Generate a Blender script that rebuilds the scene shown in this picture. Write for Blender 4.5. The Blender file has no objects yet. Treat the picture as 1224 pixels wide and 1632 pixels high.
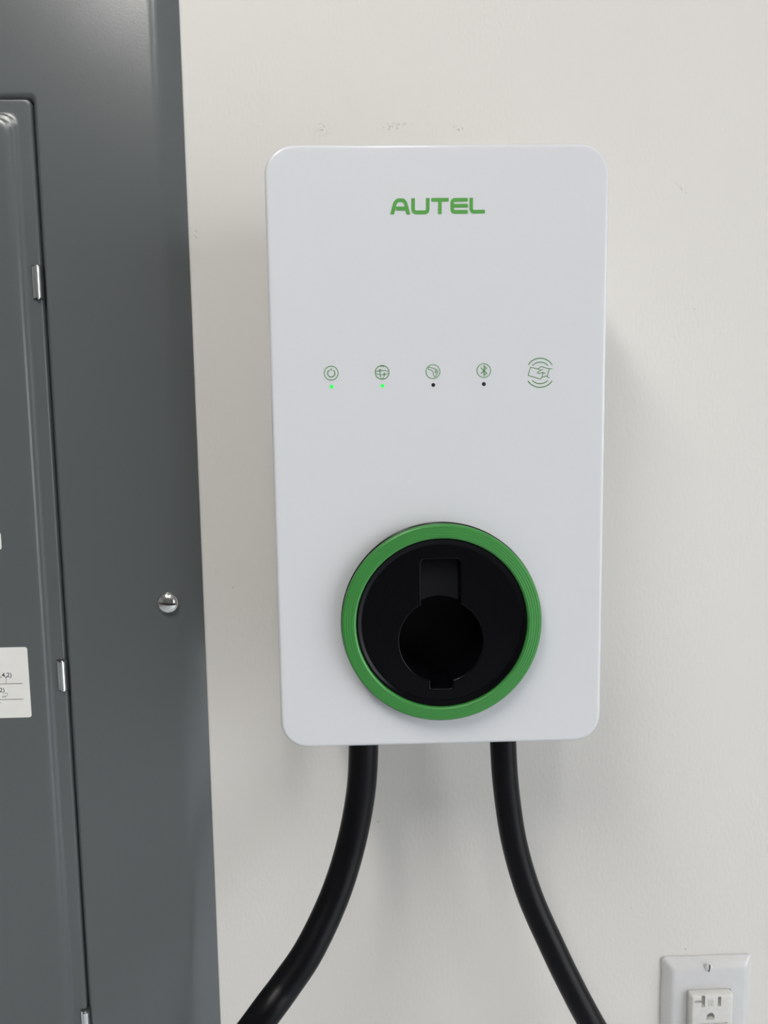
import bpy, bmesh, math, random
from mathutils import Vector, Matrix
random.seed(7)
S = bpy.context.scene
COL = S.collection

# ------------------------------------------------------------------ camera
Z0 = 1.35            # height of the charger's centre above the floor
D = 0.1017           # how far the charger's white face stands off the wall (wall surface is y = 0)
FPX = 1100.0         # focal length in pixels of a 1224 x 1632 picture
CAM = Vector((-0.0421, -0.3903 - D, Z0 + 0.0078))
RX, RY, RZ = -0.0985, 0.0146, -0.0259
ROT = Matrix.Rotation(RZ, 3, 'Z') @ Matrix.Rotation(RX, 3, 'X') @ Matrix.Rotation(RY, 3, 'Y')
cd = bpy.data.cameras.new('camera')
cam = bpy.data.objects.new('camera', cd)
COL.objects.link(cam)
cd.sensor_fit = 'VERTICAL'
cd.sensor_height = 36.0
cd.sensor_width = 27.0
cd.lens = FPX / 1632.0 * 36.0
cd.clip_start = 0.01
B = ROT @ Matrix(((1, 0, 0), (0, 0, -1), (0, 1, 0)))
cam.matrix_world = Matrix.Translation(CAM) @ B.to_4x4()
S.camera = cam

# ------------------------------------------------------------------ sky, daylight openings, exposure
w = bpy.data.worlds.new('world')
S.world = w
w.use_nodes = True
bg = w.node_tree.nodes['Background']
bg.inputs['Color'].default_value = (0.93, 0.965, 1.0, 1)
bg.inputs['Strength'].default_value = 7.3

def portal(name, loc, rot, sx, sy):
    l = bpy.data.lights.new(name, 'AREA')
    l.shape = 'RECTANGLE'
    l.size, l.size_y = sx, sy
    l.cycles.is_portal = True
    o = bpy.data.objects.new(name, l)
    COL.objects.link(o)
    o.location = loc
    o.rotation_euler = rot
    return o

XL, XR, YF_, HC = -3.0, 1.9, -5.0, 2.75            # room: left, right, front wall, ceiling height
DOOR = (-2.9, -0.60, 0.0, 2.20)                    # open garage door in the right wall: y0, y1, z0, z1
portal('daylight_door', (XR, (DOOR[0] + DOOR[1]) / 2, (DOOR[2] + DOOR[3]) / 2), (0, math.radians(90), 0), DOOR[3] - DOOR[2], DOOR[1] - DOOR[0])

LAMP = 48.0            # strength of the ceiling lights' diffusers
vs = S.view_settings
vs.view_transform = 'Standard'
vs.look = 'None'
vs.gamma = 1.0
vs.use_curve_mapping = False
vs.exposure = -0.42

# ------------------------------------------------------------------ helpers
def ray(px, py):
    return ROT @ Vector(((px - 612) / FPX, 1.0, (816 - py) / FPX))

def at(px, py, y):
    """the point at depth y (a plane parallel to the wall) seen at a pixel"""
    d = ray(px, py)
    return CAM + d * ((y - CAM.y) / d.y)

def depth(p):
    return (ROT.transposed() @ (p - CAM)).y

def mat(name, col, rough=0.5, metal=0.0, spec=0.5, coat=0.0, emit=None, estr=0.0):
    m = bpy.data.materials.new(name)
    m.use_nodes = True
    b = m.node_tree.nodes['Principled BSDF']
    b.inputs['Base Color'].default_value = (*col, 1)
    b.inputs['Roughness'].default_value = rough
    b.inputs['Metallic'].default_value = metal
    b.inputs['Specular IOR Level'].default_value = spec
    b.inputs['Coat Weight'].default_value = coat
    if emit:
        b.inputs['Emission Color'].default_value = (*emit, 1)
        b.inputs['Emission Strength'].default_value = estr
    return m

def nodes(m):
    nt = m.node_tree
    return nt, nt.nodes['Principled BSDF']

def add_noise(m, scale, amount, bump=0.0, dist=0.001, detail=3.0, stretch=(1, 1, 1)):
    """slight tone variation and fine relief in object space"""
    nt, b = nodes(m)
    tc = nt.nodes.new('ShaderNodeTexCoord')
    mp = nt.nodes.new('ShaderNodeMapping')
    mp.inputs['Scale'].default_value = stretch
    n = nt.nodes.new('ShaderNodeTexNoise')
    n.inputs['Scale'].default_value = scale
    n.inputs['Detail'].default_value = detail
    nt.links.new(tc.outputs['Object'], mp.inputs['Vector'])
    nt.links.new(mp.outputs['Vector'], n.inputs['Vector'])
    if amount:
        base = b.inputs['Base Color'].default_value[:]
        r = nt.nodes.new('ShaderNodeValToRGB')
        r.color_ramp.elements[0].position = 0.3
        r.color_ramp.elements[1].position = 0.7
        r.color_ramp.elements[0].color = [c * (1 - amount) for c in base[:3]] + [1]
        r.color_ramp.elements[1].color = [min(1, c * (1 + amount)) for c in base[:3]] + [1]
        nt.links.new(n.outputs['Fac'], r.inputs['Fac'])
        nt.links.new(r.outputs['Color'], b.inputs['Base Color'])
    if bump:
        bp = nt.nodes.new('ShaderNodeBump')
        bp.inputs['Strength'].default_value = bump
        bp.inputs['Distance'].default_value = dist
        nt.links.new(n.outputs['Fac'], bp.inputs['Height'])
        nt.links.new(bp.outputs['Normal'], b.inputs['Normal'])
    return m

def origin(o):
    p = Vector((0, 0, 0))
    while o is not None:
        p += o.location
        o = o.parent
    return p

def link(name, me, m, parent=None, smooth=True, angle=35):
    o = bpy.data.objects.new(name, me)
    COL.objects.link(o)
    if parent is not None:
        off = origin(parent)
        me.transform(Matrix.Translation(-off))
        o.parent = parent
    if m is not None:
        me.materials.append(m)
    if smooth:
        me.shade_smooth()
        me.set_sharp_from_angle(angle=math.radians(angle))
    return o

def fin(name, bm, m, parent=None, smooth=True, angle=35, recalc=True):
    if recalc:
        bmesh.ops.recalc_face_normals(bm, faces=bm.faces)
    me = bpy.data.meshes.new(name)
    bm.to_mesh(me)
    bm.free()
    return link(name, me, m, parent, smooth, angle)

def thing(name, label, cat, loc, group=None):
    o = bpy.data.objects.new(name, None)
    o.empty_display_size = 0.02
    COL.objects.link(o)
    o.location = loc
    o['label'] = label
    o['category'] = cat
    if group:
        o['group'] = group
    return o

def struct(o):
    o['kind'] = 'structure'
    return o

def rr(x0, x1, z0, z1, r, y, n=8, side=0):
    """closed rounded rectangle in the plane y"""
    P = []
    for cx, cz, a0 in ((x1 - r, z1 - r, 0), (x0 + r, z1 - r, 90), (x0 + r, z0 + r, 180), (x1 - r, z0 + r, 270)):
        for i in range(n + 1):
            a = math.radians(a0 + 90 * i / n)
            P.append(Vector((cx + r * math.cos(a), y, cz + r * math.sin(a))))
    if side:                                       # extra points along the straight sides
        Q = []
        for i, p in enumerate(P):
            Q.append(p)
            if i % (n + 1) == n:
                q = P[(i + 1) % len(P)]
                Q += [p.lerp(q, k / side) for k in range(1, side)]
        P = Q
    return P

def circ(cx, cz, r, y, n=128):
    return [Vector((cx + r * math.cos(2 * math.pi * i / n), y, cz + r * math.sin(2 * math.pi * i / n))) for i in range(n)]

def loft(bm, loops, cap0=False, cap1=False, closed=False):
    V = [[bm.verts.new(p) for p in L] for L in loops]
    k = len(V)
    for j in range(k if closed else k - 1):
        A, Bv = V[j], V[(j + 1) % k]
        n = len(A)
        for i in range(n):
            bm.faces.new((A[i], A[(i + 1) % n], Bv[(i + 1) % n], Bv[i]))
    if cap0:
        bm.faces.new(V[0])
    if cap1:
        bm.faces.new(V[-1])
    return bm

def box(bm, x0, x1, y0, y1, z0, z1):
    v = [bm.verts.new((x, y, z)) for x in (x0, x1) for y in (y0, y1) for z in (z0, z1)]
    for f in ((0, 1, 3, 2), (4, 6, 7, 5), (0, 4, 5, 1), (2, 3, 7, 6), (0, 2, 6, 4), (1, 5, 7, 3)):
        bm.faces.new([v[i] for i in f])
    return bm

def boxo(name, x0, x1, y0, y1, z0, z1, m, parent=None):
    return fin(name, box(bmesh.new(), x0, x1, y0, y1, z0, z1), m, parent, smooth=False)

def ribbon(bm, pts, width, y, thick=0.00025, closed=False, flat=False):
    """a flat printed or moulded stroke along pts (x, z) lying on the plane y, towards -y"""
    P = [Vector((p[0], p[1])) for p in pts]
    n = len(P)
    Ls, Rs = [], []
    for i in range(n):
        a = P[i - 1] if (i > 0 or closed) else None
        c = P[(i + 1) % n] if (i < n - 1 or closed) else None
        d1 = (P[i] - a).normalized() if a is not None else None
        d2 = (c - P[i]).normalized() if c is not None else None
        if d1 is None: d1 = d2
        if d2 is None: d2 = d1
        t = d1 + d2
        t = t.normalized() if t.length > 1e-6 else d2
        nn = Vector((-t.y, t.x))
        k = 1.0 / max(0.45, nn.dot(Vector((-d2.y, d2.x))))
        Ls.append(P[i] + nn * width / 2 * k)
        Rs.append(P[i] - nn * width / 2 * k)
    if flat:                                       # cut the two ends level
        for e, f in ((0, 1), (n - 1, n - 2)):
            t = P[e] - P[f]
            for S_ in (Ls, Rs):
                S_[e] = S_[e] + t * ((P[e].y - S_[e].y) / t.y)
    vf = [(bm.verts.new((l.x, y - thick, l.y)), bm.verts.new((r.x, y - thick, r.y))) for l, r in zip(Ls, Rs)]
    vb = [(bm.verts.new((l.x, y, l.y)), bm.verts.new((r.x, y, r.y))) for l, r in zip(Ls, Rs)]
    for i in range(n if closed else n - 1):
        j = (i + 1) % n
        bm.faces.new((vf[i][0], vf[i][1], vf[j][1], vf[j][0]))
        bm.faces.new((vf[i][0], vf[j][0], vb[j][0], vb[i][0]))
        bm.faces.new((vf[i][1], vb[i][1], vb[j][1], vf[j][1]))
    if not closed:
        for e in (0, n - 1):
            bm.faces.new((vf[e][0], vb[e][0], vb[e][1], vf[e][1]))
    return bm

def disc(bm, cx, cz, r, y, thick=0.0003, n=32):
    loft(bm, [circ(cx, cz, r, y, n), circ(cx, cz, r, y - thick, n)], cap1=True)
    return bm

def rpath(pts, rad, n=6):
    """round the inner corners of an open polyline"""
    P = [Vector(p) for p in pts]
    out = [P[0]]
    for i in range(1, len(P) - 1):
        r = rad[i] if isinstance(rad, dict) and i in rad else (rad if not isinstance(rad, dict) else 0)
        if r <= 0:
            out.append(P[i]); continue
        a = (P[i - 1] - P[i]).normalized() * r + P[i]
        c = (P[i + 1] - P[i]).normalized() * r + P[i]
        for k in range(n + 1):
            t = k / n
            out.append(a * (1 - t) ** 2 + P[i] * 2 * t * (1 - t) + c * t * t)
    out.append(P[-1])
    return out

def catmull(P, n=10):
    out = []
    Q = [P[0] * 2 - P[1]] + P + [P[-1] * 2 - P[-2]]
    for i in range(1, len(Q) - 2):
        a, b, c, d = Q[i - 1:i + 3]
        for k in range(n):
            t = k / n
            out.append(0.5 * ((2 * b) + (c - a) * t + (2 * a - 5 * b + 4 * c - d) * t * t + (3 * b - a - 3 * c + d) * t ** 3))
    out.append(P[-1])
    return out

def tube(bm, P, r, n=28):
    L = []
    up = Vector((0, 1, 0))
    for i, p in enumerate(P):
        t = (P[min(i + 1, len(P) - 1)] - P[max(i - 1, 0)]).normalized()
        u = (up - t * up.dot(t)).normalized()
        v = t.cross(u)
        up = u
        L.append([p + (u * math.cos(2 * math.pi * k / n) + v * math.sin(2 * math.pi * k / n)) * r for k in range(n)])
    return loft(bm, L, True, True)

def text_mesh(s, size, x, z, y, thick=0.0001, rot=0.0, bold=0.0):
    c = bpy.data.curves.new('lettering', 'FONT')
    c.body = s
    c.size = size
    c.extrude = thick
    c.offset = bold
    c.resolution_u = 3
    o = bpy.data.objects.new('lettering', c)
    COL.objects.link(o)
    dg = bpy.context.evaluated_depsgraph_get()
    me = bpy.data.meshes.new_from_object(o.evaluated_get(dg))
    bpy.data.objects.remove(o)
    bpy.data.curves.remove(c)
    me.transform(Matrix.Translation((x, y, z)) @ Matrix.Rotation(-rot, 4, 'Y') @ Matrix.Rotation(math.radians(90), 4, 'X'))
    me.materials.clear()
    return me

def cut(o, cutters):
    """subtract solids from a mesh object and bake the result"""
    for c in cutters:
        md = o.modifiers.new('cut', 'BOOLEAN')
        md.object = c
        md.operation = 'DIFFERENCE'
        md.solver = 'EXACT'
    dg = bpy.context.evaluated_depsgraph_get()
    me = bpy.data.meshes.new_from_object(o.evaluated_get(dg))
    o.modifiers.clear()
    old = o.data
    o.data = me
    bpy.data.meshes.remove(old)
    for c in cutters:
        cm = c.data
        bpy.data.objects.remove(c)
        bpy.data.meshes.remove(cm)
    o.data.shade_smooth()
    o.data.set_sharp_from_angle(angle=math.radians(30))
    return o

# ------------------------------------------------------------------ materials
M = {}
M['grey_paint'] = add_noise(mat('grey_enamel', (0.088, 0.095, 0.098), 0.25, 0, 0.5), 900, 0.0, 0.10, 0.0004)
M['panel_dark'] = mat('recess_shade', (0.02, 0.02, 0.021), 0.7)  # shade of the door gap and hinge notches, put into the colour
M['zinc'] = mat('zinc_plate', (0.78, 0.80, 0.80), 0.25, 1.0)
M['chrome'] = mat('screw_chrome', (0.72, 0.72, 0.70), 0.16, 1.0)
M['sticker'] = add_noise(mat('sticker_paper', (0.70, 0.69, 0.66), 0.6), 60, 0.03)
M['slot_dark'] = mat('slot_dark', (0.06, 0.058, 0.052), 0.7)
M['ink'] = mat('black_ink', (0.03, 0.03, 0.03), 0.7)
M['pen'] = mat('pencil_grey', (0.16, 0.16, 0.16), 0.7)
M['white_face'] = mat('white_painted_face', (0.575, 0.58, 0.602), 0.22, 0, 0.5)
M['white_body'] = mat('white_housing', (0.66, 0.67, 0.68), 0.45)
M['black_plastic'] = mat('black_plastic', (0.002, 0.002, 0.003), 0.2, 0, 0.13)
M['black_matt'] = mat('black_recess', (0.002, 0.002, 0.003), 0.5, 0, 0.1)
M['logo_green'] = mat('green_print', (0.060, 0.265, 0.036), 0.5)
M['icon_green'] = mat('green_icon_print', (0.068, 0.225, 0.058), 0.5)
M['led'] = mat('lit_green_lamp', (0.02, 0.5, 0.08), 0.4, emit=(0.015, 0.9, 0.10), estr=0.75)
M['dot'] = mat('unlit_black_lamp', (0.008, 0.008, 0.01), 0.35)
M['rubber'] = add_noise(mat('black_rubber', (0.002, 0.002, 0.003), 0.36, 0, 0.15), 400, 0.0, 0.05, 0.0005)
M['outlet_white'] = add_noise(mat('outlet_plastic', (0.52, 0.515, 0.515), 0.3), 120, 0.02)
M['recept_white'] = add_noise(mat('receptacle_plastic', (0.56, 0.55, 0.53), 0.35), 160, 0.05)
M['drywall_other'] = mat('room_paint', (0.33, 0.325, 0.315), 0.8)
M['ceiling'] = mat('ceiling_paint', (0.42, 0.415, 0.40), 0.9)
M['concrete'] = add_noise(mat('garage_concrete', (0.58, 0.605, 0.64), 0.7), 6, 0.12)
M['drive'] = add_noise(mat('driveway_concrete', (0.56, 0.555, 0.54), 0.8), 3, 0.10)
M['frame'] = mat('white_trim', (0.7, 0.7, 0.69), 0.5)
M['glass'] = mat('window_glass', (1, 1, 1), 0.0)
M['glass'].node_tree.nodes['Principled BSDF'].inputs['Transmission Weight'].default_value = 1.0

def green_ring_mat(cx, cz):
    m = mat('green_anodised', (0.036, 0.205, 0.039), 0.38, 0.15, 0.5)
    nt, b = nodes(m)
    tc = nt.nodes.new('ShaderNodeTexCoord')
    mp = nt.nodes.new('ShaderNodeMapping')
    mp.inputs['Location'].default_value = (-cx, 0, -cz)
    wv = nt.nodes.new('ShaderNodeTexWave')
    wv.wave_type = 'RINGS'
    wv.rings_direction = 'Y'
    wv.inputs['Scale'].default_value = 230
    wv.inputs['Distortion'].default_value = 0.0
    bp = nt.nodes.new('ShaderNodeBump')
    bp.inputs['Strength'].default_value = 0.25
    bp.inputs['Distance'].default_value = 0.0003
    nt.links.new(tc.outputs['Object'], mp.inputs['Vector'])
    nt.links.new(mp.outputs['Vector'], wv.inputs['Vector'])
    nt.links.new(wv.outputs['Fac'], bp.inputs['Height'])
    nt.links.new(bp.outputs['Normal'], b.inputs['Normal'])
    return m

def wall_mat():
    m = mat('painted_drywall', (0.60, 0.58, 0.55), 0.62, 0, 0.3)
    nt, b = nodes(m)
    N, L = nt.nodes.new, nt.links.new
    tc = N('ShaderNodeTexCoord')
    # roller stipple, drawn out downwards
    mp = N('ShaderNodeMapping'); mp.inputs['Scale'].default_value = (1, 1, 0.45)
    n1 = N('ShaderNodeTexNoise'); n1.inputs['Scale'].default_value = 420; n1.inputs['Detail'].default_value = 3
    n2 = N('ShaderNodeTexNoise'); n2.inputs['Scale'].default_value = 26; n2.inputs['Detail'].default_value = 2
    L(tc.outputs['Object'], mp.inputs['Vector']); L(mp.outputs['Vector'], n1.inputs['Vector']); L(tc.outputs['Object'], n2.inputs['Vector'])
    ad = N('ShaderNodeMath'); ad.operation = 'MULTIPLY_ADD'; ad.inputs[1].default_value = 1.2
    L(n2.outputs['Fac'], ad.inputs[0]); L(n1.outputs['Fac'], ad.inputs[2])
    bp = N('ShaderNodeBump'); bp.inputs['Strength'].default_value = 0.2; bp.inputs['Distance'].default_value = 0.0008
    L(ad.outputs[0], bp.inputs['Height']); L(bp.outputs['Normal'], b.inputs['Normal'])
    # scuffs: soft-edged spots broken up by noise
    n3 = N('ShaderNodeTexNoise'); n3.inputs['Scale'].default_value = 520; n3.inputs['Detail'].default_value = 4
    L(tc.outputs['Object'], n3.inputs['Vector'])
    th = N('ShaderNodeMapRange'); th.inputs['From Min'].default_value = 0.54; th.inputs['From Max'].default_value = 0.66
    L(n3.outputs['Fac'], th.inputs['Value'])
    total = None
    marks = [(514, 206, 16, 13, 0, .8), (628, 202, 32, 8, .12, .9), (730, 205, 11, 6, 0, 1.4), (1096, 81, 7, 3, -.3, 1.3),
             (1086, 300, 26, 2.5, -.75, .8), (604, 1309, 4, 16, .5, 1.2), (1104, 494, 6, 5, 0, .8), (1091, 1513, 3, 3, 0, 2.5),
             (372, 936, 12, 5, 0, .6), (1006, 1448, 4, 3, 0, 1.2), (310, 372, 10, 14, 0, .5)]
    for px, py, rx, rz, ang, k in marks:
        c = at(px, py, 0.0)
        sc = depth(c) / FPX
        mm = N('ShaderNodeMapping'); mm.vector_type = 'TEXTURE'
        mm.inputs['Location'].default_value = c
        mm.inputs['Rotation'].default_value = (0, -ang, 0)
        mm.inputs['Scale'].default_value = (rx * sc, 1.0, rz * sc)
        ln = N('ShaderNodeVectorMath'); ln.operation = 'LENGTH'
        mr = N('ShaderNodeMapRange'); mr.inputs['From Min'].default_value = 1.0; mr.inputs['From Max'].default_value = 0.2
        mr.inputs['To Max'].default_value = k
        L(tc.outputs['Object'], mm.inputs['Vector']); L(mm.outputs['Vector'], ln.inputs[0]); L(ln.outputs['Value'], mr.inputs['Value'])
        if total is None:
            total = mr.outputs[0]
        else:
            mx = N('ShaderNodeMath'); mx.operation = 'MAXIMUM'
            L(total, mx.inputs[0]); L(mr.outputs[0], mx.inputs[1]); total = mx.outputs[0]
    mu = N('ShaderNodeMath'); mu.operation = 'MULTIPLY'; mu.use_clamp = True
    L(total, mu.inputs[0]); L(th.outputs[0], mu.inputs[1])
    hf = N('ShaderNodeMath'); hf.operation = 'MULTIPLY'; hf.inputs[1].default_value = 0.7
    L(mu.outputs[0], hf.inputs[0])
    mixc = N('ShaderNodeMix'); mixc.data_type = 'RGBA'
    mixc.inputs['A'].default_value = b.inputs['Base Color'].default_value[:]
    mixc.inputs['B'].default_value = (0.16, 0.15, 0.13, 1)
    L(hf.outputs[0], mixc.inputs['Factor']); L(mixc.outputs['Result'], b.inputs['Base Color'])
    return m

# ------------------------------------------------------------------ the room
T = 0.12
struct(boxo('wall_back', XL - T, XR + T, 0, T, 0, HC, wall_mat()))
struct(boxo('floor', XL - T, XR + T, YF_ - T, T, -0.1, 0, M['concrete']))
struct(boxo('ceiling', XL - T, XR + T, YF_ - T, T, HC, HC + 0.1, M['ceiling']))
struct(boxo('wall_left', XL - T, XL, YF_ - T, 0, 0, HC, M['drywall_other']))

def wall_with_hole(name, horiz, fixed0, fixed1, a0, a1, z0, z1, h0, h1, hz0, hz1, m):
    bm = bmesh.new()
    for (p, q, r, s) in ((a0, h0, z0, z1), (h1, a1, z0, z1), (h0, h1, hz1, z1), (h0, h1, z0, hz0)):
        if q - p < 1e-4 or s - r < 1e-4:
            continue
        if horiz == 'x':
            box(bm, p, q, fixed0, fixed1, r, s)
        else:
            box(bm, fixed0, fixed1, p, q, r, s)
    return struct(fin(name, bm, m, None, smooth=False))

wall_with_hole('wall_right', 'y', XR, XR + T, YF_ - T, 0, 0, HC, DOOR[0], DOOR[1], DOOR[2], DOOR[3], M['drywall_other'])
struct(boxo('wall_front', XL, XR, YF_ - T, YF_, 0, HC, M['drywall_other']))
struct(boxo('ground', -14, 14, -14, 8, -0.25, -0.11, M['drive']))

# wide ceiling light in front of the wall; narrow one added for the panel rim highlight
lampm = mat('lit_diffuser', (0.9, 0.9, 0.88), 0.5, emit=(1.0, 0.975, 0.93), estr=LAMP)
for lx, ly, lw, ld, lab in ((-0.63, -1.20, 0.10, 0.50, 'wide white ceiling light fixture, farther from the garage door'), (0.03, -1.26, 0.035, 0.50, 'added narrow white ceiling light for the panel rim highlight, nearer the garage door')):
    fixture = thing('ceiling_light', lab, 'ceiling light', (lx, ly, HC))
    bm = bmesh.new()
    box(bm, lx - lw - .03, lx + lw + .03, ly - ld - .03, ly + ld + .03, HC - .05, HC - .001)
    fin('housing', bm, M['frame'], fixture, smooth=False)
    bm = bmesh.new()
    box(bm, lx - lw, lx + lw, ly - ld, ly + ld, HC - .075, HC - .05)
    fin('diffuser', bm, lampm, fixture, smooth=False)

# ------------------------------------------------------------------ electrical panel
YC = -0.0075                                   # cover front
xr = at(318.5, 816, 0).x                       # right edge of the cover on the wall
xl = xr - 0.425
ztop, zbot = Z0 + 0.365, Z0 - 0.66
gx = at(96.5, 940, YC).x                       # right edge of the door
dl = xl + (xr - gx) + 0.002
dz1 = at(30, 158, YC).z
dz0 = Z0 - 0.555
panel = thing('electrical_panel', 'grey metal breaker panel with hinged door set in the wall beside the charger', 'electrical panel', ((xl + xr) / 2, 0, zbot))

bm = bmesh.new()
n = 6
L = [rr(xl, xr, zbot, ztop, .004, 0.0, n), rr(xl, xr, zbot, ztop, .004, -0.0008, n)]
bw = 0.0155                                    # width of the sloping rim
def rim(inset, y, r):
    return rr(xl + inset, xr - inset, zbot + inset, ztop - inset, r, y, n)
L += [rim(.0006, -.0012, .004), rim(bw * .70, -.0055, .005)]
for k in range(1, 7):                          # soft bend into the flat of the cover
    t = k / 6
    L.append(rim(bw * .70 + .0085 * t, -.0055 - (-.0055 - YC) * (1 - (1 - t) ** 2), .006))
g = 0.0040
L.append(rim(bw * .70 + .0095, YC, .006))
L += [rr(dl - g - .001, gx + g + .001, dz0 - g - .001, dz1 + g + .001, .005, YC, n), rr(dl - g, gx + g, dz0 - g, dz1 + g, .004, YC, n), rr(dl - g + .0005, gx + g - .0005, dz0 - g + .0005, dz1 + g - .0005, .004, YC + .0002, n),
      rr(dl - .0009, gx + .0009, dz0 - .0009, dz1 + .0009, .003, YC + .0026, n), rr(dl - .0007, gx + .0007, dz0 - .0007, dz1 + .0007, .003, -.0006, n)]
loft(bm, L)
fin('cover', bm, M['grey_paint'], panel, angle=50)
boxo('interior', dl - .0035, gx + .0035, -.0012, -.0004, dz0 - .0035, dz1 + .0035, M['panel_dark'], panel)

bm = bmesh.new()
def dr(inset, y, r):
    return rr(dl + inset, gx - inset, dz0 + inset, dz1 - inset, r, y, n)
YD = YC - 0.0005
L = [dr(0, -.0014, .003), dr(0, YD + .0012, .003), dr(.0003, YD + .0004, .003), dr(.0008, YD + .0001, .003), dr(.0011, YD, .003), dr(.0018, YD, .003), dr(.0075, YD, .005), dr(.0082, YD, .005)]
for ins_, up_ in ((.0090, .0001), (.0096, .0004), (.0104, .0010), (.0109, .0012), (.0118, .0013), (.0123, .0015), (.0131, .0023), (.0137, .0026), (.0150, .0029)):
    L.append(dr(ins_, YD - up_, .009))         # two pressed steps up to the raised field of the door
L.append(dr(.0175, YD - .0030, .009))
L.append(dr(.0190, YD - .0030, .009))
loft(bm, L, cap0=True, cap1=True)
YDF = YD - .0030
fin('door', bm, M['grey_paint'], panel, angle=60)

# three hinges: zinc barrel, leaf and a dark plate painting in the shade of their notch
def hinge(px, py0, py1):
    z1, z0 = at(px, py0, YC).z, at(px, py1, YC).z
    if py1 > 1632: z0 = z1 - .0235
    c = at(px, (py0 + py1) / 2, YC).x
    h = boxo('hinge', c - .0034, c + .0036, YC - .0008, YC + .0016, z0 - .0009, z1 + .0012, M['panel_dark'], panel)
    h['label'] = 'zinc plated door hinge'
    bm = bmesh.new()
    # leaf with a rolled barrel
    prof = [(-.0027, .0008), (-.0027, -.0018), (-.0012, -.0022)]
    for k in range(9):
        a = math.radians(200 - 200 * k / 8)
        prof.append((.0009 + .0021 * math.cos(a), -.0022 - .0021 * math.sin(a)))
    prof.append((.003, .0008))
    loft(bm, [[Vector((c + a, YC + b, z)) for a, b in prof] for z in (z0, z1)], True, True)
    fin('barrel', bm, M['zinc'], h, angle=40)
    bm = bmesh.new()
    loft(bm, [[Vector((c + .0009 + .0010 * math.cos(k * .6283), YC - .0022 + .0010 * math.sin(k * .6283), z)) for k in range(10)] for z in (z0 - .0008, z1 + .0008)], True, True)
    fin('pin', bm, M['zinc'], h, angle=40)
hinge(60.5, 426, 476)
hinge(100.3, 1053, 1098)
hinge(138, 1609, 1660)

# cover screw with a slotted domed head
c = at(268, 960.5, YC)
bm = bmesh.new()
R = .0076
L = [circ(c.x, c.z, R * .97, YC + .0002, 40), circ(c.x, c.z, R, YC - .0006, 40)]
for k in range(1, 9):
    a = math.radians(86 * k / 8)
    L.append(circ(c.x, c.z, R * math.cos(a), YC - .0006 - .0042 * math.sin(a), 40))
loft(bm, L, True, True)
sc = fin('cover_screw', bm, M['chrome'], None)
cb = bmesh.new()
box(cb, -.02, .02, -.02, -.0028, -.0008, .0008)
bmesh.ops.rotate(cb, verts=cb.verts, cent=(0, 0, 0), matrix=Matrix.Rotation(math.radians(5), 3, 'Y'))
bmesh.ops.translate(cb, verts=cb.verts, vec=(c.x, YC, c.z))
cut(sc, [fin('cutter', cb, None, None)])
sc.data.transform(Matrix.Translation(-origin(panel)))
sc.parent = panel
if not sc.data.materials: sc.data.materials.append(M['chrome'])
def slot_fill(half_len, half_w, y0, y1, ang, parent):
    b3 = bmesh.new()
    box(b3, -half_len, half_len, y0, y1, -half_w, half_w)
    bmesh.ops.rotate(b3, verts=b3.verts, cent=(0, 0, 0), matrix=Matrix.Rotation(math.radians(ang), 3, 'Y'))
    bmesh.ops.translate(b3, verts=b3.verts, vec=c)
    fin('slot', b3, M['slot_dark'], parent, smooth=False)  # dark bar laid on the slot floor so the slot reads dark
slot_fill(.0056, .00078, -.0030, -.0026, 5, sc)

# paper labels on the door
def sticker(pxr0, pyt, pxr1, pyb, width, name):
    a, b2 = at(pxr0, pyt, YDF), at(pxr1, pyb, YDF)
    bm = bmesh.new()
    x1 = (a.x + b2.x) / 2
    loft(bm, [rr(x1 - width, x1, b2.z, a.z, .0018, YDF, 5), rr(x1 - width, x1, b2.z, a.z, .0018, YDF - .00025, 5)], cap1=True)
    return fin(name, bm, M['sticker'], panel, smooth=False), x1, a.z, b2.z
st, sx1, szt, szb = sticker(44.5, 1031, 49.5, 1143, .085, 'circuit_label')
st['label'] = 'white paper circuit label'
ys = YDF - .00027
def ink(name, me, m='ink'):
    o = link(name, me, M[m], st, smooth=False)
    return o
h = .0046
p = at(18.6, 1079, ys)
me = text_mesh('(2,4,2)', h, 0, 0, ys, .00003, bold=.00005)
wid = max(v.co.x for v in me.vertices)
me.transform(Matrix.Translation((p.x - wid, 0, p.z)))
ink('lettering', me)
p = at(7.2, 1103, ys)
me = text_mesh('(4,2)', h, 0, 0, ys, .00003, bold=.00005)
wid = max(v.co.x for v in me.vertices)
me.transform(Matrix.Translation((p.x - wid, 0, p.z)))
ink('lettering', me)
for (px, py) in ((36, 1089.3), (37.5, 1114.2)):
    q = at(px, py, ys)
    bm = bmesh.new()
    ribbon(bm, [(sx1 - .07, q.z), (q.x, q.z)], .0004, ys, .00004)
    fin('ruled_line', bm, M['ink'], st, smooth=False)
def pen(pts, wpx=.8):
    bm = bmesh.new()
    q = [at(x, y, ys) for x, y in pts]
    ribbon(bm, [(v.x, v.z) for v in catmull(q, 5)], wpx * .00044, ys, .00003)
    fin('handwriting', bm, M['pen'], st, smooth=False)
pen([(8.3, 1081), (10.5, 1078), (9.8, 1083), (9.6, 1089)])
pen([(7.5, 1106), (10.2, 1104.5), (12.2, 1106.5), (9, 1110), (4, 1111.5), (5, 1109), (8, 1110), (9.5, 1112)])
pen([(0, 1120.5), (2, 1120)])
st2, _, _, _ = sticker(1.6, 848, 2.6, 876, .05, 'warning_label')
st2['label'] = 'white paper label'

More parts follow.
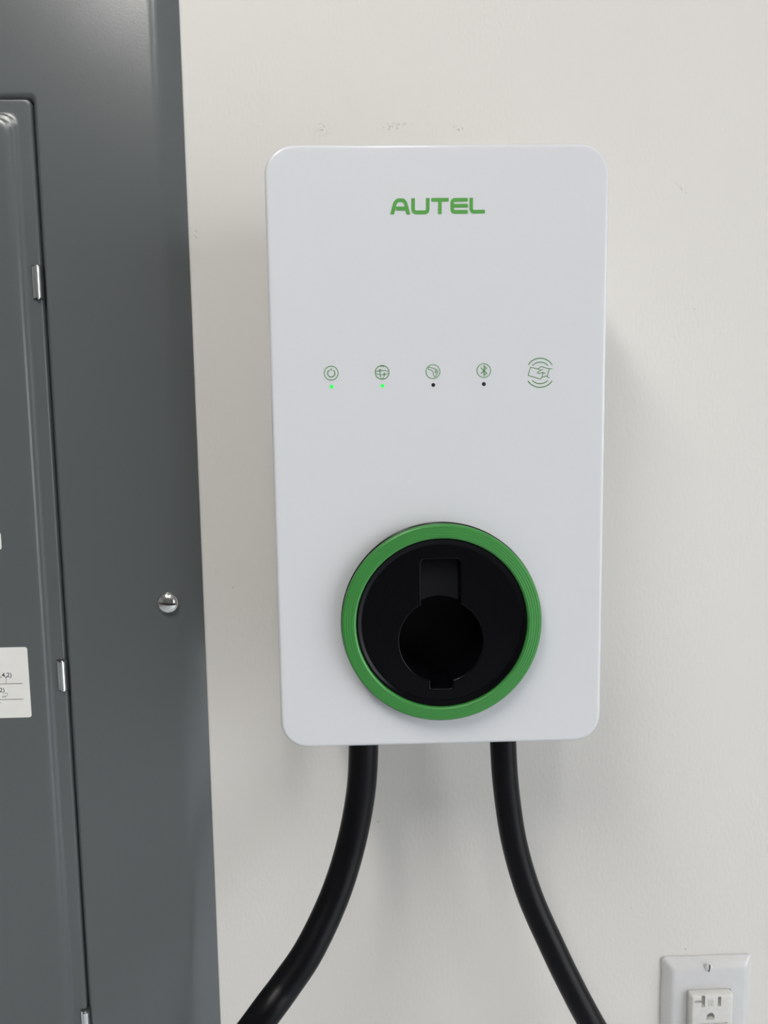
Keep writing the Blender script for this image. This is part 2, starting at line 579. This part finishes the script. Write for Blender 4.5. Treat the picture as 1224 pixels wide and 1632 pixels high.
# ------------------------------------------------------------------ wall charger
YFc = -D
W, H = .1882, .3380
charger = thing('ev_charger', 'white rounded rectangular EV wall charger with a green ringed connector holster', 'ev charger', (0, -.01, Z0 - H / 2))
rc = at(704.2, 993, YFc - .006)                # ring centre
RO = (at(864, 993, YFc - .006).x - at(544.5, 993, YFc - .006).x) / 2
RI = (at(842, 996, YFc - .008).x - at(568.4, 996, YFc - .008).x) / 2

def face_rr(inset, y, n=14, r=.0155):
    return rr(-W / 2 + inset, W / 2 - inset, Z0 - H / 2 + inset, Z0 + H / 2 - inset, r - inset * .6, y, n, 24)
bm = bmesh.new()
L = [face_rr(.003, YFc + .010), face_rr(.0006, YFc + .0085), face_rr(0, YFc + .0065), face_rr(0, YFc + .0020)]
for k in range(1, 9):
    a = math.radians(90 * k / 8)
    L.append(face_rr(.0020 * (1 - math.cos(a)), YFc + .0020 - .0020 * math.sin(a)))
L.append(face_rr(.0030, YFc))
last = L[-1]
def toward(p, r, y):
    a = math.atan2(p.z - rc.z, p.x - rc.x)
    return Vector((rc.x + r * math.cos(a), y, rc.z + r * math.sin(a)))
L.append([toward(p, RO - .006, YFc) for p in last])
L.append([toward(p, RO - .006, YFc + .010) for p in last])
loft(bm, L)
fin('front_panel', bm, M['white_face'], charger, angle=30)

def body_rr(inset, y):
    return rr(-W / 2 + inset, W / 2 - inset, Z0 - H / 2 + inset, Z0 + H / 2 - inset, .014, y, 10)
bm = bmesh.new()
loft(bm, [body_rr(.0035, YFc + .0085), body_rr(.0035, YFc + .020), body_rr(.0055, YFc + .055), body_rr(.009, -.018), body_rr(.013, -.0135), body_rr(.018, -.0125)], cap1=True)
fin('housing', bm, M['white_body'], charger, angle=50)
bm = bmesh.new()
loft(bm, [rr(-.06, .06, Z0 - .11, Z0 + .11, .008, -.0125, 5), rr(-.06, .06, Z0 - .11, Z0 + .11, .008, -.0002, 5)], True, True)
fin('mounting_bracket', bm, M['black_plastic'], charger)

# green ring on its black collar
N = 160
bm = bmesh.new()
RB = RO + .0003
loft(bm, [circ(rc.x, rc.z, RB - .012, YFc + .008, N), circ(rc.x, rc.z, RB, YFc + .0005, N), circ(rc.x, rc.z, RB, YFc - .0030, N), circ(rc.x, rc.z, RB - .0006, YFc - .0034, N), circ(rc.x, rc.z, RI - .001, YFc - .0034, N)])
fin('collar', bm, M['black_plastic'], charger)
yg0, yg1 = YFc - .0034, YFc - .0085
bm = bmesh.new()
loft(bm, [circ(rc.x, rc.z, RI - .0002, yg0, N), circ(rc.x, rc.z, RO - .0006, yg0, N), circ(rc.x, rc.z, RO - .0002, yg0 - .0004, N), circ(rc.x, rc.z, RO - .0002, yg1 + .0022, N), circ(rc.x, rc.z, RO - .0004, yg1 + .0012, N), circ(rc.x, rc.z, RO - .0013, yg1 + .0003, N),
          circ(rc.x, rc.z, RI + .0012, yg1, N), circ(rc.x, rc.z, RI + .0003, yg1 + .0004, N), circ(rc.x, rc.z, RI, yg1 + .001, N)], closed=True)
off = origin(charger)
fin('holster_ring', bm, green_ring_mat(rc.x - off.x, rc.z - off.z), charger, angle=12)['label'] = 'green ring with fine turned grooves'

# black holster plate with its keyhole opening
yp = YFc - .0058
hc = at(703.3, 1022, yp)
hs = depth(hc) / FPX
rh = 66.3 * hs
sw, sh, sr = 31.3 * hs, 131.5 * hs, 7 * hs        # slot: half width, height above the hole centre, corner radius
nw, nh = 17.5 * hs, 77.5 * hs                     # notch at the bottom
def star(th, grow=0.0):
    """radius of the keyhole outline in direction th"""
    dx, dz = math.cos(th), math.sin(th)
    r = rh + grow
    if dz > 0:                                    # slot
        k = []
        W2, H2 = sw + grow, sh + grow
        t = min(W2 / abs(dx) if abs(dx) > 1e-9 else 9, H2 / dz)
        x, z = dx * t, dz * t
        cx, cz = (W2 - sr) * (1 if dx >= 0 else -1), H2 - sr
        if abs(x) > W2 - sr and z > H2 - sr:      # rounded corner
            b_ = dx * cx + dz * cz
            disc_ = b_ * b_ - (cx * cx + cz * cz - sr * sr)
            t = b_ + math.sqrt(max(0, disc_))
        r = max(r, t)
    else:
        W2, H2 = nw + grow, nh + grow
        t = min(W2 / abs(dx) if abs(dx) > 1e-9 else 9, H2 / abs(dz)) if dz < -1e-9 else 0
        cr = 4 * hs
        x, z = dx * t, dz * t
        if abs(x) > W2 - cr and abs(z) > H2 - cr:
            cx, cz = (W2 - cr) * (1 if dx >= 0 else -1), -(H2 - cr)
            b_ = dx * cx + dz * cz
            disc_ = b_ * b_ - (cx * cx + cz * cz - cr * cr)
            t = b_ + math.sqrt(max(0, disc_))
        r = max(r, t)
    return r
TH = set(2 * math.pi * k / 360 for k in range(360))
for ang in (math.acos(sw / rh), math.pi - math.acos(sw / rh), -math.acos(nw / rh) % (2 * math.pi), (math.pi + math.acos(nw / rh)) % (2 * math.pi)):
    TH.add(ang - 1e-3); TH.add(ang); TH.add(ang + 1e-3)
TH = sorted(TH)
def key(grow, y):
    return [Vector((hc.x + star(t, grow) * math.cos(t), y, hc.z + star(t, grow) * math.sin(t))) for t in TH]
def ringray(r, y):
    """points of the circle (rc, r) hit by the rays from the hole centre"""
    out = []
    ex, ez = hc.x - rc.x, hc.z - rc.z
    for t in TH:
        dx, dz = math.cos(t), math.sin(t)
        b_ = dx * ex + dz * ez
        k = -b_ + math.sqrt(b_ * b_ - (ex * ex + ez * ez - r * r))
        out.append(Vector((hc.x + dx * k, y, hc.z + dz * k)))
    return out
bm = bmesh.new()
g5 = .0004
loft(bm, [ringray(RI - .0001, yg0 + .0004), ringray(RI - .0001, yg1 + .0022), ringray(RI - .0006, yg1 + .0015), ringray(RI - .0016, yg1 + .0017), ringray(RI - .0026, yp - .0002), ringray(RI - .0034, yp), ringray(RI - .0040, yp), key(g5 * 2 + .0006, yp), key(g5 * 2, yp), key(g5 * 1.2, yp + .0001), key(g5 * .45, yp + .0005), key(0, yp + .0012), key(-.0004, YFc + .006), key(-.0006, YFc + .018)])
fin('holster_plate', bm, M['black_plastic'], charger, angle=55)
bm = bmesh.new()
loft(bm, [circ(hc.x, hc.z, RI - .004, YFc + .030, 48), circ(hc.x, hc.z, RI - .002, YFc + .018, 48)], cap0=True)
cav = fin('holster_cavity', bm, M['black_matt'], charger)
# shelf behind the upper slot, ending in the round edge of the hole
bm = bmesh.new()
ysf = YFc + .004
arc = [math.pi / 2 + (k / 16 - .5) * 2 * math.asin(min(.99, sw / rh)) for k in range(17)]
lo = [Vector((hc.x + rh * math.cos(a), ysf, hc.z + rh * math.sin(a) + .0008)) for a in arc]
hi = [Vector((p.x, ysf, hc.z + sh + .001)) for p in lo]
lob = [p + Vector((0, .012, 0)) for p in lo]
lom = [p + Vector((0, .0005, -.0005)) for p in lo]
rows = [[bm.verts.new(p) for p in r] for r in (hi, lo, lom, lob)]
for a, b2 in zip(rows, rows[1:]):
    for i in range(16):
        bm.faces.new((a[i], a[i + 1], b2[i + 1], b2[i]))
fin('slot_shelf', bm, M['black_plastic'], charger, angle=60)
# ---- printing on the face
YP = YFc
def fp(px, py):
    q = at(px, py, YP)
    return (q.x, q.z)
PX = depth(at(690, 330, YP)) / FPX                 # metres per pixel near the logo
logo = None
def lz(x, y):
    return fp(600 + x / 6.12, 290 + y / 6.12)
def stroke(bm, pts, wz, rad=0, thick=.0002, flat=False, per=6.12):
    path = rpath(pts, rad) if rad else [Vector(p) for p in pts]
    q = [lz(p[0], p[1]) for p in path]
    ribbon(bm, q, wz / per * PX, YP, thick, False, flat)
sw_ = 35
letters = [
    [([(153, 317), (181, 205), (206, 179), (262, 179), (283, 205), (311, 317)], {1: 14, 2: 14, 3: 14, 4: 14}, sw_), ([(191, 260), (290, 260)], 0, 36)],
    [([(357, 160), (357, 297), (500, 297), (500, 158)], {1: 34, 2: 34}, sw_)],
    [([(535, 175), (704, 174)], 0, 34), ([(619, 180), (618, 313)], 0, sw_)],
    [([(890, 174), (738, 175), (738, 293), (890, 291)], {1: 32, 2: 32}, 34), ([(738, 233), (890, 231)], 0, 33)],
    [([(924, 156), (924, 291), (1057, 290)], {1: 32}, 34)],
]
for i, strokes in enumerate(letters):
    bm = bmesh.new()
    for k, (pts, rad, wz) in enumerate(strokes):
        stroke(bm, pts, wz, rad, .0002 + .00004 * k, i == 0 and k == 0)
    if i == 0:
        logo = fin('logo', bm, M['logo_green'], charger, smooth=False)
        logo['label'] = 'green AUTEL lettering'
    else:
        fin('letter', bm, M['logo_green'], logo, smooth=False)

IP = depth(at(690, 595, YP)) / FPX
def line(bm, pts, wpx=1.15, closed=False, sm=False):
    q = [fp(x, y) for x, y in pts]
    if sm:
        q = [(v.x, v.z) for v in catmull([Vector((a, 0, b)) for a, b in q], 5)]
    ribbon(bm, q, wpx * IP, YP, .00015, closed)
def ringp(cx, cy, rx, ry=None, a0=0, a1=360, n=40):
    ry = ry or rx
    k = n if a1 - a0 >= 360 else n + 1
    return [(cx + rx * math.cos(math.radians(a0 + (a1 - a0) * i / n)), cy + ry * math.sin(math.radians(a0 + (a1 - a0) * i / n))) for i in range(k)]
def icon(name, label):
    return bmesh.new(), name, label
def done(bm, name, label):
    o = fin(name, bm, M['icon_green'], charger, smooth=False)
    o['label'] = label
# power
bm = bmesh.new()
line(bm, ringp(527.9, 594.6, 11.1), 1.1, True)
line(bm, ringp(528, 595, 5.9, None, -60, 240), 1.5)
line(bm, [(528, 586.6), (528, 591.2)], 1.5)
done(bm, 'power_icon', 'green power symbol in a circle')
# globe
bm = bmesh.new()
gxx, gyy = 609.1, 593.5
line(bm, ringp(gxx, gyy, 11), 1.25, True)
line(bm, ringp(gxx, gyy, 3.4, 10.8, 95, 208, 12), 1.0)
line(bm, ringp(gxx, gyy, 3.4, 10.8, 232, 268, 6), 1.0)
line(bm, ringp(gxx, gyy, 3.4, 10.8, 272, 312, 6), 1.0)
line(bm, ringp(gxx, gyy, 3.4, 10.8, 40, 85, 6), 1.0)
line(bm, [(598.4, 592.6), (601.5, 591.5), (604.4, 591.1)], 1.0)
line(bm, [(607.6, 590.3), (612, 590.3), (616, 591), (619.8, 592)], .9)
line(bm, [(598.8, 595.3), (603, 596.5), (608.5, 597.2), (612, 597), (616, 596), (619.4, 595.2)], 1.0)
line(bm, ringp(605.9, 590.4, 1.7, n=14), .9, True)
q = [(612.4, 592.6), (613.1, 595.6), (615.2, 596.8), (613.2, 598.0), (612.3, 600.4), (611.5, 598), (609.6, 597), (611.6, 595.7)]
vv = [bm.verts.new((fp(x, y)[0], YP - .00016, fp(x, y)[1])) for x, y in q]
ce = bm.verts.new((fp(612.4, 596.9)[0], YP - .00016, fp(612.4, 596.9)[1]))
for i in range(8):
    bm.faces.new((vv[i], vv[(i + 1) % 8], ce))
done(bm, 'globe_icon', 'green network globe symbol in a circle')
# connector
def z6(pts):
    return [(660 + x / 5.1, 550 + y / 5.1) for x, y in pts]
bm = bmesh.new()
line(bm, ringp(690.0, 592.3, 11.1), 1.1, True)
line(bm, z6([(114, 186), (122, 181), (140, 184), (172, 194), (186, 202), (191, 216), (188, 232), (180, 240), (178, 254), (168, 258), (160, 252), (156, 230), (149, 212), (138, 203), (118, 200)]), 1.0, True)
line(bm, z6([(168, 204), (180, 208), (181, 222), (172, 226), (167, 218), (174, 213)]), .8)
done(bm, 'connector_icon', 'green charging connector symbol in a circle')
# wireless rune
bm = bmesh.new()
line(bm, ringp(771, 590.6, 11.0), 1.1, True)
line(bm, z6([(541, 183), (590, 229), (568, 247), (568, 168), (590, 187), (541, 233)]), 1.3)
done(bm, 'wireless_icon', 'green Bluetooth symbol in a circle')
# card reader
def z4(pts):
    return [(840 + x / 20.4, 560 + y / 20.4) for x, y in pts]
bm = bmesh.new()
def arc3(x0, x1, y0, ym):
    h_, s_ = (x1 - x0) / 2, (ym - y0)
    Rr = (h_ * h_ + s_ * s_) / (2 * abs(s_))
    cx_, cy_ = (x0 + x1) / 2, ym - math.copysign(Rr, s_)
    half = math.asin(min(1, h_ / Rr))
    return [(cx_ + Rr * math.sin(-half + 2 * half * k / 20), cy_ + math.copysign(Rr * math.cos(-half + 2 * half * k / 20), s_)) for k in range(21)]
line(bm, z4(arc3(38, 815, 440, 222)), 1.5)
line(bm, z4(arc3(170, 682, 460, 350)), 1.3)
line(bm, z4(arc3(30, 812, 965, 1168)), 1.5)
line(bm, z4(arc3(168, 672, 945, 1050)), 1.3)
line(bm, z4([(440, 612), (370, 578), (110, 515), (40, 782), (440, 902), (480, 835), (515, 700)]), 1.0)
line(bm, z4([(350, 575), (400, 530), (465, 492), (560, 522), (690, 562), (815, 568)]), 1.0)
line(bm, z4([(515, 578), (440, 615), (345, 672), (335, 700), (380, 725), (450, 705), (500, 675), (530, 705), (600, 705)]), 1.0)
line(bm, z4([(725, 565), (690, 690), (655, 835), (730, 860)]), 1.0)
line(bm, z4([(485, 828), (560, 830), (600, 800), (655, 815)]), 1.0)
done(bm, 'card_reader_icon', 'green hand and card symbol between curved waves')
for (px, py, m, lab) in ((528.6, 616.2, 'led', 'lit green indicator lamp'), (609.6, 614.8, 'led', 'lit green indicator lamp'), (690.5, 613.6, 'dot', 'unlit black indicator lamp'), (771.1, 612.1, 'dot', 'unlit black indicator lamp')):
    x, z = fp(px, py)
    bm = bmesh.new()
    disc(bm, x, z, 3.1 * IP, YP, .00012, 24)
    fin('indicator_lamp', bm, M[m], charger, smooth=False)['label'] = lab

# ------------------------------------------------------------------ cables
def zl(pts, x0=360):
    return [(x0 + x / 3.61, 1180 + y / 3.61) for x, y in pts]
yc0 = -.058
def tail_from(p, tail):
    return [Vector((p.x + a, p.y + b, (p.z + c) if c < 0 else c)) for a, b, c in tail]
def cable(pix, ys_, rad, tail, label):
    P = [at(px, py, y) for (px, py), y in zip(pix, ys_)]
    P = [Vector((P[0].x, P[0].y, Z0 - H / 2 + .006))] + P + tail_from(at(*pix[-1], ys_[-1]), tail)
    C = catmull(P, 8)
    root = P[0]
    bm = bmesh.new()
    tube(bm, C, rad)
    o = fin('charging_cable', bm, M['rubber'], None)
    o['label'] = label
    o['category'] = 'cable'
    return root
ra = .0097
rb_ = .0086
a = cable(zl([(792, 30), (776, 300), (719, 600), (624, 900), (483, 1200), (343, 1410), (180, 1632)]), [yc0, -.058, -.062, -.072, -.085, -.094, -.104], ra,
          [(-.042, -.008, -.055), (-.10, -.015, -.16), (-.14, -.02, -.32), (-.14, -.04, -.55), (-.17, -.07, .12), (-.26, -.11, ra + .001), (-.42, -.2, ra + .001)], 'thicker black rubber cable curving from charger underside towards the grey panel')
b_ = cable(zl([(223, 20), (243, 300), (290, 600), (380, 900), (513, 1200), (610, 1400), (733, 1632)], 740), [yc0, -.058, -.060, -.064, -.070, -.074, -.078], rb_,
           [(.028, -.004, -.05), (.075, -.01, -.16), (.11, -.02, -.32), (.11, -.04, -.55), (.14, -.07, .12), (.22, -.12, rb_ + .001), (.36, -.2, rb_ + .001)], 'thinner black rubber cable curving from charger underside towards the wall outlet')
for p, r in ((a, ra), (b_, rb_)):
    bm = bmesh.new()
    zb = Z0 - H / 2 + .0045
    def hc_(rr_, z):
        return [Vector((p.x + rr_ * math.cos(2 * math.pi * k / 40), p.y + rr_ * math.sin(2 * math.pi * k / 40), z)) for k in range(40)]
    loft(bm, [hc_(r + .0005, zb), hc_(r + .006, zb), hc_(r + .006, zb - .004), hc_(r + .0035, zb - .0075), hc_(r + .0004, zb - .0085)])
    fin('cable_gland', bm, M['black_plastic'], charger)

# ------------------------------------------------------------------ wall outlet
ox = .2153
oz = Z0 - .39 - .05715
hw, hh = .035, .05715
outlet = thing('wall_outlet', 'white electrical wall outlet low on the wall, with a sloped edge cover plate', 'outlet', (ox, 0, oz - hh))
def pl(inset, y, r):
    return rr(ox - hw + inset, ox + hw - inset, oz - hh + inset, oz + hh - inset, r, y, 5)
bm = bmesh.new()
loft(bm, [pl(0, -.0001, .003), pl(0, -.0012, .003), pl(.0006, -.0020, .003), pl(.0055, -.0056, .0025), pl(.0068, -.0062, .0025), pl(.0085, -.0064, .0025)], True, True)
plate = fin('cover_plate', bm, M['outlet_white'], None)
iw, ih = .0167, .0335
cb = bmesh.new()
loft(cb, [rr(ox - iw - .0004, ox + iw + .0004, oz - ih - .0004, oz + ih + .0004, .002, -.02, 4), rr(ox - iw - .0004, ox + iw + .0004, oz - ih - .0004, oz + ih + .0004, .002, -.0005, 4)], True, True)
cut(plate, [fin('cutter', cb, None, None)])
if not plate.data.materials: plate.data.materials.append(M['outlet_white'])
plate.data.transform(Matrix.Translation(-origin(outlet)))
plate.parent = outlet
yr = -.0064 - .0058
bm = bmesh.new()
def ins(i, y, r):
    return rr(ox - iw + i, ox + iw - i, oz - ih + i, oz + ih - i, r, y, 4)
loft(bm, [ins(0, -.0008, .002), ins(0, yr + .0032, .002), ins(.0005, yr + .0010, .002), ins(.0011, yr + .0003, .002), ins(.0019, yr, .002)], True, True)
rec = fin('receptacle', bm, M['recept_white'], None)
# slots found on the photo, in the plane of the receptacle's front
cuts = []
def cbox(x0, x1, z0, z1, y1=yr + .0035):
    b3 = bmesh.new()
    box(b3, x0, x1, yr - .01, y1, z0, z1)
    cuts.append(fin('cutter', b3, None, None))
def zo(x, y):
    return at(1040 + x / 6.65, 1500 + y / 6.65, yr)
def slots(flip):
    f = (lambda z: z) if not flip else (lambda z: 2 * oz - z)
    def bx(xa, xb, za, zb):
        za, zb = f(za), f(zb)
        cbox(min(xa, xb), max(xa, xb), min(za, zb), max(za, zb))
    p0, p1 = zo(522, 588), zo(556, 702)
    bx(p0.x, p1.x, p0.z, p1.z)
    q0, q1 = zo(447, 632), zo(524, 654)
    bx(q0.x, p0.x + .0003, q0.z, q1.z)
    r0, r1 = zo(694, 592), zo(726, 690)
    bx(r0.x, r1.x, r0.z, r1.z)
    g0, g1 = zo(574, 762), zo(656, 832)
    b3 = bmesh.new()
    cx_ = (g0.x + g1.x) / 2
    rr_ = (g1.x - g0.x) / 2
    zc = g0.z - rr_
    prof = [(cx_ - rr_, g1.z), (cx_ + rr_, g1.z)] + [(cx_ + rr_ * math.cos(math.radians(180 * k / 12)), zc + rr_ * math.sin(math.radians(180 * k / 12))) for k in range(13)]
    prof = [(x, f(z)) for x, z in prof]
    loft(b3, [[Vector((x, y, z)) for x, z in prof] for y in (yr - .01, yr + .004)], True, True)
    cuts.append(fin('cutter', b3, None, None))
slots(False)
slots(True)
cbox(ox - .012, ox + .012, zo(600, 880).z, zo(600, 864).z, yr + .0008)
cut(rec, cuts)
if not rec.data.materials: rec.data.materials.append(M['recept_white'])
rec.data.transform(Matrix.Translation(-origin(outlet)))
rec.parent = outlet
p0, p1 = zo(582, 688), zo(655, 612)
me = text_mesh('TR', (p1.z - p0.z) * 1.38, 0, 0, yr - .0001, .0002, bold=.00003)
wid = max(v.co.x for v in me.vertices)
me.transform(Matrix.Translation((p0.x, 0, p0.z)) @ Matrix.Diagonal(((p1.x - p0.x) / wid, 1, 1, 1)))
link('lettering', me, M['recept_white'], rec, smooth=False)
for s, ang in ((1, -10), (-1, 25)):
    c = Vector((ox, -.0064, oz + s * .0484))
    if s == 1:
        c = at(1130, 1543.5, -.0068)
        c.y = -.0064
    bm = bmesh.new()
    L = [circ(c.x, c.z, .0029, c.y + .0003, 24)]
    for k in range(0, 6):
        a_ = math.radians(84 * k / 5)
        L.append(circ(c.x, c.z, .0030 * math.cos(a_), c.y - .0012 * math.sin(a_), 24))
    loft(bm, L, True, True)
    o = fin('plate_screw', bm, M['outlet_white'], None)
    cb = bmesh.new()
    box(cb, -.0006, .0006, -.01, -.0001, -.01, .01)
    bmesh.ops.rotate(cb, verts=cb.verts, cent=(0, 0, 0), matrix=Matrix.Rotation(math.radians(-ang), 3, 'Y'))
    bmesh.ops.translate(cb, verts=cb.verts, vec=c)
    cut(o, [fin('cutter', cb, None, None)])
    if not o.data.materials: o.data.materials.append(M['outlet_white'])
    o.data.transform(Matrix.Translation(-origin(outlet)))
    o.parent = outlet
    slot_fill(.0027, .00058, -.00035, .0001, 90 - ang, o)
